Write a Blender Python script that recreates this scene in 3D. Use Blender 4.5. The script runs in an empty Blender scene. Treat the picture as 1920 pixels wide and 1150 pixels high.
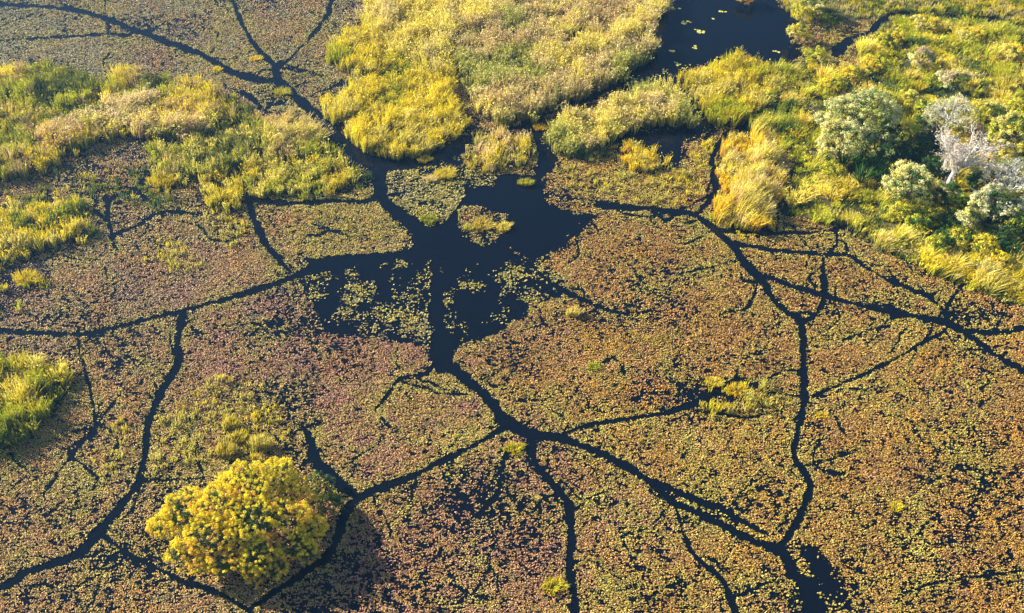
import bpy, math, random
import numpy as np
from mathutils import Vector

# ------------------------------------------------------------------ camera
SC = bpy.context.scene
H = 85.0
PITCH = math.radians(45)
HFOV = math.radians(50)
F = 960 / math.tan(HFOV / 2)
cam = bpy.data.cameras.new('camera')
cam.angle = HFOV
cam.clip_start = 1
cam.clip_end = 5000
camo = bpy.data.objects.new('camera', cam)
camo.location = (0, 0, H)
camo.rotation_euler = (math.pi / 2 - PITCH, 0, 0)
SC.collection.objects.link(camo)
SC.camera = camo
# ------------------------------------------------------------------ sky, sun, exposure
SUN_EL = math.radians(27)
SHD = Vector((0.90, -0.43)).normalized()       # where shadows fall on the ground
world = bpy.data.worlds.new("World")
SC.world = world
world.use_nodes = True
wn = world.node_tree
sky = wn.nodes.new('ShaderNodeTexSky')
sky.sky_type = 'NISHITA'
sky.sun_disc = False
sky.sun_elevation = SUN_EL
sky.sun_rotation = math.atan2(-SHD.x, -SHD.y)
sky.air_density = 1.0
sky.dust_density = 0.6
sky.ozone_density = 2.0
wn.links.new(sky.outputs[0], wn.nodes['Background'].inputs[0])
wn.nodes['Background'].inputs[1].default_value = 0.06
sl = bpy.data.lights.new('sun', 'SUN')
sl.energy = 5.0
sl.angle = math.radians(0.6)
sl.color = (1.0, 0.90, 0.72)
so = bpy.data.objects.new('sun', sl)
d = Vector((SHD.x * math.cos(SUN_EL), SHD.y * math.cos(SUN_EL), -math.sin(SUN_EL)))
so.rotation_euler = d.to_track_quat('-Z', 'Y').to_euler()
so.location = (-100, 200, 150)
SC.collection.objects.link(so)
SC.view_settings.view_transform = 'Standard'
SC.view_settings.look = 'None'
SC.view_settings.gamma = 1
SC.view_settings.exposure = 1.5
SC.cycles.max_bounces = 5
SC.cycles.diffuse_bounces = 3
SC.cycles.transmission_bounces = 3
SC.cycles.volume_bounces = 0

RNG = np.random.default_rng(7)
random.seed(7)
cp, sp = math.cos(PITCH), math.sin(PITCH)


def px2w(x, y, z=0.0):
    """photo pixel -> world point at height z"""
    x = np.asarray(x, float); y = np.asarray(y, float)
    dx = (x - 960) / F; dy = -(y - 575) / F
    wx = dx; wy = cp + dy * sp; wz = -sp + dy * cp
    t = (z - H) / wz
    return wx * t, wy * t


def w2px(X, Y, Z):
    dep = Y * cp - (Z - H) * sp
    up = Y * sp + (Z - H) * cp
    return 960 + F * X / dep, 575 - F * up / dep


def mpp(x, y):                                   # metres per photo pixel there
    X, Y = px2w(x, y)
    return float((Y * cp + H * sp) / F)


# ------------------------------------------------------------------ noise
def _hash(ix, iy, seed):
    h = (ix.astype(np.int64) * 374761393 + iy.astype(np.int64) * 668265263 + seed * 1442695041) & 0xffffffff
    h = ((h ^ (h >> 13)) * 1274126177) & 0xffffffff
    h = h ^ (h >> 16)
    return (h & 0xffffff) / float(0xffffff)


def vnoise(x, y, s, seed=0):
    x = x / s; y = y / s
    ix = np.floor(x); iy = np.floor(y)
    fx = x - ix; fy = y - iy
    fx = fx * fx * (3 - 2 * fx); fy = fy * fy * (3 - 2 * fy)
    a = _hash(ix, iy, seed); b = _hash(ix + 1, iy, seed)
    c = _hash(ix, iy + 1, seed); e = _hash(ix + 1, iy + 1, seed)
    return (a * (1 - fx) + b * fx) * (1 - fy) + (c * (1 - fx) + e * fx) * fy


def fbm(x, y, s, seed=0, octv=3):
    v = 0; a = 1; t = 0
    for k in range(octv):
        c, n = math.cos(k * 1.1), math.sin(k * 1.1)
        v = v + a * vnoise(x * c - y * n, x * n + y * c, s / 2 ** k, seed + k * 17); t += a; a *= .55
    return v / t


def warp(px, py, amp=8, sc=26, seed=3):
    return (px + (fbm(px, py, sc, seed) - .5) * 2 * amp, py + (fbm(px, py, sc, seed + 50) - .5) * 2 * amp * .7)


def inpoly(px, py, poly):
    n = len(poly); r = np.zeros(px.shape, bool)
    for i in range(n):
        x0, y0 = poly[i]; x1, y1 = poly[(i + 1) % n]
        if y0 == y1: continue
        c = ((y0 > py) != (y1 > py)) & (px < (x1 - x0) * (py - y0) / (y1 - y0) + x0)
        r ^= c
    return r


def smooth(pts, n=4):
    """Catmull-Rom through (x,y,w)"""
    P = [np.array(p, float) for p in pts]
    P = [2 * P[0] - P[1]] + P + [2 * P[-1] - P[-2]]
    o = []
    for i in range(1, len(P) - 2):
        for k in range(n):
            t = k / n
            o.append(.5 * ((2 * P[i]) + (-P[i - 1] + P[i + 1]) * t + (2 * P[i - 1] - 5 * P[i] + 4 * P[i + 1] - P[i + 2]) * t * t
                           + (-P[i - 1] + 3 * P[i] - 3 * P[i + 1] + P[i + 2]) * t ** 3))
    o.append(P[-2])
    return o


# ------------------------------------------------------------------ colours
def lin(r, g, b):
    f = lambda c: (c / 255 / 12.92) if c <= 10 else ((c / 255 + .055) / 1.055) ** 2.4
    return np.array([f(r), f(g), f(b)])


# ------------------------------------------------------------------ materials
def leaf_mat(name, rough=.6, trans=.3, spec=.25):
    m = bpy.data.materials.new(name); m.use_nodes = True
    n = m.node_tree; b = n.nodes['Principled BSDF']; out = n.nodes['Material Output']
    a = n.nodes.new('ShaderNodeAttribute'); a.attribute_name = 'Col'
    # fine mottling on the leaves themselves
    nz = n.nodes.new('ShaderNodeTexNoise'); nz.inputs['Scale'].default_value = 9
    g = n.nodes.new('ShaderNodeNewGeometry'); n.links.new(g.outputs['Position'], nz.inputs['Vector'])
    mp = n.nodes.new('ShaderNodeMapRange'); mp.inputs['To Min'].default_value = .8; mp.inputs['To Max'].default_value = 1.2
    n.links.new(nz.outputs['Fac'], mp.inputs['Value'])
    mx = n.nodes.new('ShaderNodeVectorMath'); mx.operation = 'SCALE'
    n.links.new(a.outputs['Color'], mx.inputs[0]); n.links.new(mp.outputs['Result'], mx.inputs['Scale'])
    n.links.new(mx.outputs['Vector'], b.inputs['Base Color'])
    b.inputs['Roughness'].default_value = rough
    b.inputs['Specular IOR Level'].default_value = spec
    if trans > 0:
        tr = n.nodes.new('ShaderNodeBsdfTranslucent'); n.links.new(mx.outputs['Vector'], tr.inputs['Color'])
        ms = n.nodes.new('ShaderNodeMixShader'); ms.inputs[0].default_value = trans
        n.links.new(b.outputs[0], ms.inputs[1]); n.links.new(tr.outputs[0], ms.inputs[2])
        n.links.new(ms.outputs[0], out.inputs[0])
    return m


M_PAD = leaf_mat('floating_leaf', .55, 0.0, .3)
M_REED = leaf_mat('reed_leaf', .6, .38, .25)
M_LEAF = leaf_mat('tree_leaf', .55, .3, .3)


def bark_mat(name, c1, c2, scale=3.0):
    m = bpy.data.materials.new(name); m.use_nodes = True
    n = m.node_tree; b = n.nodes['Principled BSDF']
    nz = n.nodes.new('ShaderNodeTexNoise'); nz.inputs['Scale'].default_value = scale; nz.inputs['Detail'].default_value = 6
    tc = n.nodes.new('ShaderNodeTexCoord'); n.links.new(tc.outputs['Object'], nz.inputs['Vector'])
    cr = n.nodes.new('ShaderNodeValToRGB')
    cr.color_ramp.elements[0].position = .35; cr.color_ramp.elements[1].position = .65
    cr.color_ramp.elements[0].color = (*c1, 1); cr.color_ramp.elements[1].color = (*c2, 1)
    n.links.new(nz.outputs['Fac'], cr.inputs[0]); n.links.new(cr.outputs[0], b.inputs['Base Color'])
    b.inputs['Roughness'].default_value = .85
    return m


M_BARK = bark_mat('brown_bark', (.06, .04, .025), (.14, .1, .07))
M_DEAD = bark_mat('bleached_wood', (.5, .46, .42), (.78, .74, .7), 2)


def water_mat():
    m = bpy.data.materials.new('dark_water'); m.use_nodes = True
    n = m.node_tree; b = n.nodes['Principled BSDF']
    nz = n.nodes.new('ShaderNodeTexNoise'); nz.inputs['Scale'].default_value = .06; nz.inputs['Detail'].default_value = 4
    tc = n.nodes.new('ShaderNodeTexCoord'); n.links.new(tc.outputs['Object'], nz.inputs['Vector'])
    cr = n.nodes.new('ShaderNodeValToRGB')
    cr.color_ramp.elements[0].color = (.0022, .0035, .008, 1); cr.color_ramp.elements[1].color = (.0030, .0060, .012, 1)
    n.links.new(nz.outputs['Fac'], cr.inputs[0]); n.links.new(cr.outputs[0], b.inputs['Base Color'])
    b.inputs['Roughness'].default_value = .09
    b.inputs['IOR'].default_value = 1.33
    b.inputs['Specular IOR Level'].default_value = .24
    n2 = n.nodes.new('ShaderNodeTexNoise'); n2.inputs['Scale'].default_value = 1.3; n2.inputs['Detail'].default_value = 5
    n.links.new(tc.outputs['Object'], n2.inputs['Vector'])
    bp = n.nodes.new('ShaderNodeBump'); bp.inputs['Strength'].default_value = .05; bp.inputs['Distance'].default_value = .05
    n.links.new(n2.outputs['Fac'], bp.inputs['Height']); n.links.new(bp.outputs[0], b.inputs['Normal'])
    return m


def soil_mat():
    m = bpy.data.materials.new('marsh_soil'); m.use_nodes = True
    n = m.node_tree; b = n.nodes['Principled BSDF']
    nz = n.nodes.new('ShaderNodeTexNoise'); nz.inputs['Scale'].default_value = .35; nz.inputs['Detail'].default_value = 9
    tc = n.nodes.new('ShaderNodeTexCoord'); n.links.new(tc.outputs['Object'], nz.inputs['Vector'])
    cr = n.nodes.new('ShaderNodeValToRGB')
    cr.color_ramp.elements[0].position = .38; cr.color_ramp.elements[1].position = .62
    cr.color_ramp.elements[0].color = (.03, .04, .012, 1); cr.color_ramp.elements[1].color = (.07, .065, .03, 1)
    n.links.new(nz.outputs['Fac'], cr.inputs[0]); n.links.new(cr.outputs[0], b.inputs['Base Color'])
    b.inputs['Roughness'].default_value = .95
    return m


# ------------------------------------------------------------------ mesh building
def tag(o, label=None, cat=None, group=None, kind=None):
    if label: o['label'] = label
    if cat: o['category'] = cat
    if group: o['group'] = group
    if kind: o['kind'] = kind
    return o


def build(name, V, sizes, idx, col, mat, parent=None, loc=None):
    """V (n,3); faces given as sizes + flat vertex indices; col (n,3) per vertex"""
    me = bpy.data.meshes.new(name)
    nv = len(V)
    if loc is not None: V = V - np.array(loc, float)
    me.vertices.add(nv); me.vertices.foreach_set('co', np.ascontiguousarray(V, dtype=np.float32).ravel())
    me.loops.add(len(idx)); me.loops.foreach_set('vertex_index', np.ascontiguousarray(idx, dtype=np.int32))
    me.polygons.add(len(sizes))
    st = np.concatenate([[0], np.cumsum(sizes)[:-1]]).astype(np.int32)
    me.polygons.foreach_set('loop_start', st)
    try: me.polygons.foreach_set('loop_total', np.asarray(sizes, np.int32))
    except Exception: pass
    me.update(calc_edges=True)
    if col is not None:
        at = me.color_attributes.new('Col', 'FLOAT_COLOR', 'POINT')
        c4 = np.ones((nv, 4), np.float32); c4[:, :3] = np.clip(col, 0, 1)
        at.data.foreach_set('color', c4.ravel())
    me.materials.append(mat)
    o = bpy.data.objects.new(name, me)
    SC.collection.objects.link(o)
    if parent is not None: o.parent = parent
    elif loc is not None: o.location = loc
    return o


def empty(name, loc):
    o = bpy.data.objects.new(name, None); o.location = loc
    SC.collection.objects.link(o); return o


def blades_geo(root, h, wid, lean, col, tip, bend=.35):
    """root (n,3), h, wid (n,), lean (n,2) tip offset; five-vertex bent blades"""
    n = len(h)
    a = RNG.uniform(0, math.pi, n)
    wx = np.cos(a) * wid * .5; wy = np.sin(a) * wid * .5
    V = np.zeros((n, 5, 3))
    V[:, 0] = root; V[:, 1] = root
    V[:, 0, 0] -= wx * .7; V[:, 0, 1] -= wy * .7; V[:, 1, 0] += wx * .7; V[:, 1, 1] += wy * .7
    mid = root.copy(); mid[:, 0] += lean[:, 0] * bend; mid[:, 1] += lean[:, 1] * bend; mid[:, 2] += h * .62
    V[:, 2] = mid; V[:, 3] = mid
    V[:, 2, 0] += wx; V[:, 2, 1] += wy; V[:, 3, 0] -= wx; V[:, 3, 1] -= wy
    top = root.copy(); top[:, 0] += lean[:, 0]; top[:, 1] += lean[:, 1]; top[:, 2] += h
    V[:, 4] = top
    C = np.zeros((n, 5, 3)); C[:, :2] = col[:, None]; C[:, 2:4] = (col * .5 + tip * .5)[:, None]; C[:, 4] = tip
    b = (np.arange(n) * 5)[:, None]
    idx = (b + np.array([0, 1, 2, 3, 3, 2, 4])[None]).ravel()
    sizes = np.tile([4, 3], n)
    return V.reshape(-1, 3), sizes, idx, C.reshape(-1, 3)


def puffs_geo(cen, size, col, k=3, up=.5):
    """small random leaf diamonds round each centre"""
    n = len(cen) * k
    c = np.repeat(cen, k, 0); s = np.repeat(size, k); cc = np.repeat(col, k, 0)
    d = RNG.normal(size=(n, 3)); d /= np.linalg.norm(d, axis=1)[:, None]
    e = RNG.normal(size=(n, 3)); e -= (e * d).sum(1)[:, None] * d; e /= np.linalg.norm(e, axis=1)[:, None]
    d[:, 2] = np.abs(d[:, 2]) * up + d[:, 2] * (1 - up)
    o = c + RNG.normal(size=(n, 3)) * (s * .35)[:, None]
    V = np.zeros((n, 4, 3)); s2 = s[:, None]
    V[:, 0] = o - d * s2 * .5; V[:, 1] = o + e * s2 * .28; V[:, 2] = o + d * s2 * .5; V[:, 3] = o - e * s2 * .28
    cc = cc * RNG.uniform(.85, 1.15, n)[:, None]
    return V.reshape(-1, 3), np.full(n, 4), np.arange(n * 4), np.repeat(cc, 4, 0)


def join(gs):
    Vs, Ss, Is, Cs = [], [], [], []; off = 0
    for V, S, I, C in gs:
        Vs.append(V); Ss.append(S); Is.append(I + off); Cs.append(C); off += len(V)
    return np.concatenate(Vs), np.concatenate(Ss), np.concatenate(Is), np.concatenate(Cs)


# ------------------------------------------------------------------ the layout: channels cut by animals through the pads (photo px, width px)
CH = [
 [(-160,2,8),(0,8,8),(80,12,8),(145,20,9),(200,35,9),(260,60,9),(320,82,10),(380,105,11),(425,130,13),(470,148,12),(510,152,12)],
 [(430,-60,10),(437,0,9),(450,35,9),(470,75,10),(495,105,11),(515,125,12),(518,150,14)],
 [(640,-60,6),(620,8,6),(610,35,6),(590,62,5),(565,90,5),(540,112,6),(523,122,6)],
 [(518,150,15),(550,178,16),(580,205,18),(610,235,20),(635,262,22),(665,288,24),(690,302,26),(720,312,28)],
 [(-160,84,3),(0,77,4),(60,73,4),(130,70,4),(200,64,4),(240,66,3)],
 [(585,180,5),(610,168,5),(650,155,5),(685,148,5)],
 [(720,312,22),(780,307,18),(830,292,22),(870,270,34)],
 [(1120,385,16),(1150,388,13),(1200,391,10),(1260,398,9),(1305,405,9),(1345,435,13),(1375,465,14),(1400,497,15),(1430,527,14),(1450,560,12),(1480,590,13),(1505,605,14)],
 [(1305,405,9),(1328,380,11),(1342,350,12),(1335,300,10),(1352,265,12),(1380,248,14),(1405,235,12)],
 [(1505,605,16),(1505,660,13),(1506,700,13),(1508,760,13),(1495,810,12),(1490,860,13),(1510,890,12),(1518,915,12),(1505,960,13),(1490,990,14),(1465,1025,14)],
 [(1345,430,8),(1400,437,7),(1470,438,6),(1560,433,6),(1600,420,7),(1635,402,7)],
 [(1375,455,8),(1430,468,8),(1480,472,7),(1545,478,7),(1590,480,6),(1620,500,7),(1650,518,7),(1700,540,7),(1750,562,8),(1772,588,9)],
 [(1405,505,9),(1440,520,9),(1480,535,8),(1545,555,9),(1620,575,9),(1700,592,10),(1775,605,13)],
 [(1545,480,7),(1543,520,9),(1547,560,11),(1530,590,9),(1508,608,10)],
 [(1565,430,7),(1570,455,9),(1552,480,9)],
 [(1455,437,6),(1452,415,5),(1448,395,5)],
 [(1775,605,13),(1775,580,11),(1793,550,10),(1820,520,7),(1850,500,6),(1900,480,7),(1960,455,8)],
 [(1793,550,6),(1790,530,5)],
 [(1775,605,12),(1820,622,10),(1870,625,8),(1920,615,7),(1980,605,7)],
 [(1775,605,14),(1820,632,12),(1860,662,11),(1920,698,11),(2000,740,11)],
 [(1775,620,6),(1720,650,5),(1650,690,6),(1580,720,5),(1525,745,6)],
 [(820,640,30),(822,670,30),(828,690,26)],
 [(828,682,24),(850,695,20),(880,715,19),(910,742,19),(935,775,21),(960,798,26),(1000,815,20),(1050,822,16)],
 [(815,685,12),(800,700,8)],
 [(1050,822,16),(1100,840,13),(1160,870,14),(1220,905,15),(1260,940,18),(1300,960,13),(1360,990,13),(1420,1020,15),(1465,1037,20),(1490,1080,22),(1515,1112,26),(1530,1150,34),(1545,1200,34)],
 [(1050,820,9),(1100,800,7),(1160,790,7),(1250,775,8),(1300,760,8),(1350,730,10),(1380,715,10),(1420,726,6)],
 [(1222,900,6),(1280,930,14),(1340,950,10),(1385,975,7),(1440,1005,5)],
 [(945,802,12),(900,830,9),(850,855,9),(780,890,11),(720,915,14),(690,925,16),(660,945,18),(643,970,18),(625,1030,16),(570,1075,12),(510,1115,10),(470,1145,12)],
 [(997,820,16),(1000,860,10),(1015,885,10),(1040,915,12),(1065,945,14),(1070,1000,14),(1068,1060,14),(1075,1110,16),(1080,1200,18)],
 [(940,845,4),(970,848,5),(990,835,6),(990,815,4)],
 [(1268,948,9),(1280,1000,9),(1305,1045,9),(1345,1080,10),(1370,1125,12),(1390,1200,14)],
 [(-140,615,10),(0,622,9),(80,625,9),(150,628,8),(200,620,8),(260,603,8),(340,585,9),(400,568,10),(480,545,11),(540,525,13),(600,497,15),(660,490,18),(750,480,18),(840,478,20)],
 [(345,588,17),(332,640,12),(335,680,13),(300,740,13),(280,790,14),(270,860,13),(260,905,14),(225,950,14),(185,1000,19),(140,1045,16),(60,1070,13),(20,1095,13),(-60,1130,13)],
 [(190,1005,8),(240,1040,6),(300,1070,8),(340,1090,9),(400,1110,9),(440,1130,9),(470,1150,14)],
 [(270,902,4),(320,902,4),(385,898,4)],
 [(150,1047,4),(210,1045,4),(250,1050,3)],
 [(225,740,3),(180,800,5),(130,860,6),(80,930,6)],
 [(145,640,5),(160,700,7),(175,760,6),(178,800,4)],
 [(800,702,7),(750,712,6),(730,735,7),(705,770,6)],
 [(200,368,7),(204,420,8),(218,468,6)],
 [(195,375,6),(250,358,8),(280,330,7)],
 [(262,362,6),(290,390,6),(305,400,6)],
 [(205,445,6),(255,425,7),(300,400,7),(380,402,6)],
 [(455,340,9),(470,390,12),(485,430,14),(500,460,14),(525,490,10),(545,512,7)],
 [(470,376,8),(540,382,9),(620,378,9),(700,375,9),(716,335,18)],
 [(713,310,22),(714,370,18),(750,398,18),(790,432,26)],
 [(460,360,8),(455,330,9),(440,312,6)],
 [(1010,512,10),(1060,548,10),(1120,575,7),(1180,592,5)],
 [(1150,670,4),(1165,690,5),(1172,705,4)],
 [(565,800,7),(582,830,16),(590,860,20),(620,895,24),(660,925,22)],
 [(540,815,4),(580,800,5),(600,795,4)],
 [(430,870,6),(470,850,7),(490,838,6)],
 [(640,150,4),(600,180,4)],
 [(500,220,12),(478,190,10),(450,175,8)],
 [(1300,770,5),(1340,775,5),(1400,785,5),(1460,770,4)],
 [(1820,1085,4),(1870,1078,5),(1920,1072,4)],
 [(1690,1118,3),(1740,1098,4),(1800,1090,3)],
 [(950,850,6),(942,880,8),(930,930,7),(895,970,6)],
 [(1505,745,3),(1420,735,3),(1360,728,3)],
 [(1980,60,4),(1920,50,6),(1850,35,5),(1760,29,5),(1680,27,7),(1650,42,10),(1630,62,11),(1590,78,16),(1570,98,20)],
 [(1525,118,10),(1515,140,9),(1505,160,6)],
 [(1452,430,8),(1462,385,8),(1480,345,9),(1500,300,8)],
 [(1250,146,8),(1275,168,10),(1295,195,10),(1325,228,12)],
 [(1310,415,3),(1280,420,2)],
 [(1380,490,3),(1320,505,3),(1290,512,3)],
]
POND = [(700,292),(800,308),(850,292),(855,262),(905,245),(1000,232),(1030,222),(1025,240),(1020,262),(1045,295),(1038,325),(1012,345),(1020,365),(1060,372),(1125,382),(1140,392),(1110,412),(1060,455),(1030,480),(995,500),(1030,515),(1060,545),(1000,565),(960,590),(900,630),(855,655),(838,690),(810,690),(803,640),(800,590),(770,585),(700,592),(650,612),(600,585),(560,525),(640,495),(750,478),(765,460),(780,445),(700,370),(705,320)]
BIG = [(1240,-60),(1440,-60),(1450,5),(1505,40),(1478,65),(1505,100),(1480,117),(1420,114),(1400,97),(1290,127),(1262,150),(1200,162),(1150,172),(1090,200),(1010,225),(1000,235),(970,238),(1010,215),(1090,188),(1150,160),(1190,130),(1240,100),(1235,70),(1222,55),(1255,20)]
LOWP = [(1180,240),(1330,228),(1350,245),(1330,258),(1290,265),(1278,300),(1262,312),(1245,292),(1200,268),(1175,262),(1150,290),(1100,290),(1130,262)]
# patches of differing pad density: (polygon, density)
PATCH = [
 ([(565,485),(700,478),(805,482),(805,600),(700,600),(600,590),(555,530)], .10),
 ([(830,485),(870,500),(960,490),(1000,500),(990,590),(900,640),(840,620),(825,540)], .05),
 ([(960,470),(1010,500),(1060,520),(1050,560),(980,570),(940,600),(930,540)], .2),
 ([(600,590),(700,575),(806,590),(806,650),(600,620)], .25),
 ([(722,318),(800,306),(868,335),(872,372),(840,415),(800,432),(760,398),(725,372)], .56),
 ([(862,395),(895,388),(952,402),(955,436),(915,462),(868,445)], .62),
 ([(855,292),(880,258),(990,240),(1008,290),(1005,325),(930,332),(885,325)], .85),
 ([(1012,345),(1045,300),(1100,285),(1165,265),(1250,300),(1290,262),(1345,255),(1332,300),(1340,350),(1320,388),(1300,397),(1200,388),(1130,378),(1040,362)], .86),
 ([(1020,370),(1120,385),(1125,405),(1080,400),(1030,385)], .75),
 ([(820,270),(900,330),(850,345),(800,320)], .35),
 ([(855,330),(930,330),(925,352),(880,352)], .32),
 ([(1455,1030),(1500,1015),(1550,1045),(1580,1090),(1630,1230),(1530,1230),(1490,1090)], .42),
 ([(1225,905),(1300,925),(1390,960),(1450,1000),(1430,1015),(1330,970),(1260,940)], .5),
 ([(470,160),(520,160),(560,190),(600,230),(600,260),(540,210),(480,215)], .5),
]
# softer thinning / thickening of the mats: x, y, rx, ry, factor
BLOBS = [(950,960,110,120,.70),(700,1090,150,70,.75),(80,980,110,60,.72),(200,330,160,60,.7),(620,640,130,60,.85),(500,640,90,60,.85),
 (240,680,60,60,.85),(1330,740,110,40,.8),(1000,1090,120,60,.78),(900,900,60,60,.8),(560,860,60,40,.6),(1240,1110,70,40,.8),(600,350,60,40,.85),
 (1850,590,60,25,.62),(260,45,60,20,.75),(290,1080,110,50,.85),(200,430,140,70,.85),(680,480,60,40,1.0),(1180,680,50,50,.85),(150,620,120,40,.9),(1560,1110,60,70,.52),(1350,748,75,22,.55),(640,600,90,50,.8),(560,760,40,50,.8),(1100,330,60,30,.9),(1700,1000,120,90,.88),(340,560,60,20,1)]

# hairline side cracks running off the channels
_r = np.random.default_rng(21)
for _ in range(190):
    c = CH[_r.integers(0, 40)]; p = c[_r.integers(0, len(c))]
    a = _r.uniform(0, 6.283); x, y = p[0], p[1]; w = _r.uniform(1.5, 4.0)
    if _ > 110: x, y = _r.uniform(0, 1900), _r.uniform(420, 1150); w = _r.uniform(1.5, 3.4)
    pts = [(x, y, w)]
    for k in range(_r.integers(3, 8)):
        a += _r.normal(0, .45); st = _r.uniform(14, 30); x += math.cos(a) * st; y += math.sin(a) * st * .75
        pts.append((x, y, max(.3, w * (1 - k / 7))))
    CH.append(pts)
GX, GY = 1200, 720                                # raster over x -240..2160, y -140..1300 at two pixels a cell
gx, gy = np.meshgrid(np.linspace(-240, 2160, GX), np.linspace(-140, 1300, GY))
CD = np.full(gx.shape, 999.0)                     # signed distance to the nearest channel's bank
for c in CH:
    s = smooth(c)
    for (x0, y0, w0), (x1, y1, w1) in zip(s[:-1], s[1:]):
        i0 = max(0, int((min(x0, x1) - 60 + 240) / 2)); i1 = min(GX, int((max(x0, x1) + 60 + 240) / 2))
        j0 = max(0, int((min(y0, y1) - 60 + 140) / 2)); j1 = min(GY, int((max(y0, y1) + 60 + 140) / 2))
        if i1 <= i0 or j1 <= j0: continue
        X = gx[j0:j1, i0:i1]; Y = gy[j0:j1, i0:i1]
        dx, dy = x1 - x0, y1 - y0
        t = np.clip(((X - x0) * dx + (Y - y0) * dy) / (dx * dx + dy * dy + 1e-9), 0, 1)
        dd = np.hypot(X - x0 - t * dx, Y - y0 - t * dy) - (w0 + (w1 - w0) * t) * .5
        CD[j0:j1, i0:i1] = np.minimum(CD[j0:j1, i0:i1], dd)
CD += (fbm(gx, gy, 22, 505, 3) - .5) * 7.5      # banks swell and pinch
DEN = np.full(gx.shape, .82)
for p in (POND, BIG, LOWP): DEN[inpoly(gx, gy, p)] = 0
for p, v in PATCH: DEN[inpoly(gx, gy, p)] = v
DEN0 = DEN.copy()
DEN[inpoly(gx, gy, [(1180,235),(1330,228),(1352,245),(1335,258),(1285,270),(1275,310),(1255,322),(1225,300),(1190,285)])] = 0
_m = np.ones(gx.shape)
for p in (POND, BIG, LOWP): _m[inpoly(gx, gy, p)] = 0
_h = _m.copy()
for _ in range(60): _h = (_h * 2 + np.roll(_h, 1, 0) + np.roll(_h, -1, 0) + np.roll(_h, 1, 1) + np.roll(_h, -1, 1)) / 6
FR = np.where(_m > 0, np.clip(.25 + (_h - .5) * 1.9, 0, 1), np.clip(_h * .5 - .05, 0, 1))
DEN = np.where(_m > 0, DEN * FR, np.maximum(DEN, FR * .45 * (gy > 230)))
for x, y, rx, ry, f in BLOBS:
    g = np.exp(-((gx - x) / rx) ** 2 - ((gy - y) / ry) ** 2)
    DEN *= 1 - (1 - f ** 1.7) * g


def look(A, px, py):
    i = np.clip(((px + 240) / 2).astype(int), 0, GX - 1); j = np.clip(((py + 140) / 2).astype(int), 0, GY - 1)
    return A[j, i]


# ------------------------------------------------------------------ water to the horizon
me = bpy.data.meshes.new('water')
S = 700
me.from_pydata([(-S, -S, 0), (S, -S, 0), (S, S, 0), (-S, S, 0)], [], [(0, 1, 2, 3)])
me.materials.append(water_mat())
wo = bpy.data.objects.new('water', me); SC.collection.objects.link(wo)
tag(wo, 'dark navy still water of the ponds and channels between the lily pads', kind='structure')

# ------------------------------------------------------------------ floating leaves
GREEN = lin(176, 170, 78); LIME = lin(196, 190, 96); TAN = lin(196, 150, 92); PINK = lin(180, 130, 120); BROWN = lin(162, 122, 66)
OCHRE = lin(200, 158, 60); GREYG = lin(165, 165, 130); MAUVE = lin(170, 140, 130)
# colour regions: x, y, rx, ry, weights over (green, lime, tan, pink, brown, ochre, greyg, mauve)
PAL = np.array([GREEN, LIME, TAN, PINK, BROWN, OCHRE, GREYG, MAUVE])
REG = [
 (150,60,300,90,(.3,.1,.3,0,0,0,2.4,.4)),(450,40,220,90,(.4,0,1.0,.1,0,.1,1.8,.3)),  # upper left: heavy grey weight puts the haze into the leaf colour
 (230,520,260,90,(.5,.1,.6,.4,.2,.1,.3,1.4)),(400,420,200,60,(.8,.3,.5,.1,.3,.2,.3,.3)),
 (600,440,120,60,(1,.5,.7,0,.3,.2,.1,.1)),
 (560,650,220,110,(.7,.1,.4,1.2,.3,0,.1,.8)),(760,640,60,60,(.5,.2,.3,1.6,0,0,0,.3)),
 (150,780,160,120,(.9,.2,.9,.4,.3,.2,.1,.3)),(420,820,120,90,(1,.6,.4,.4,.2,.3,0,.1)),
 (750,800,150,80,(.7,.2,.4,1.5,.3,.1,0,.4)),(850,980,220,140,(.5,.3,.3,1.7,.4,.1,0,.3)),
 (1130,1050,110,150,(.8,.3,.6,.9,.5,.3,0,0)),(150,960,150,130,(.9,.3,1.0,.6,.2,.1,.1,.1)),
 (1250,480,260,110,(.7,.2,1.1,.1,.9,.4,0,0)),(1000,700,150,100,(.7,.3,.7,.3,.9,.4,0,0)),
 (1250,650,230,110,(.5,.2,1.0,.2,.7,1.0,0,0)),(1330,880,170,90,(1.0,.8,.4,.1,.3,.9,0,0)),
 (1400,1090,120,80,(.9,.6,.4,.2,.3,.9,0,0)),(1600,500,260,90,(.7,.1,.9,0,.9,.3,.2,0)),
 (1750,900,280,260,(.6,.1,.6,.2,1.1,.5,0,0)),(1620,900,110,200,(.6,.1,.9,.3,.8,.9,0,0)),
 (1160,340,140,60,(1.2,.6,.5,0,.2,.4,.1,0)),(800,360,90,60,(1,.8,.5,0,.1,.3,.1,0)),(700,540,160,50,(1,1,.2,0,0,.1,.1,0)),
 (950,540,90,60,(1,1,.2,0,0,.2,.1,0)),
]


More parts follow.
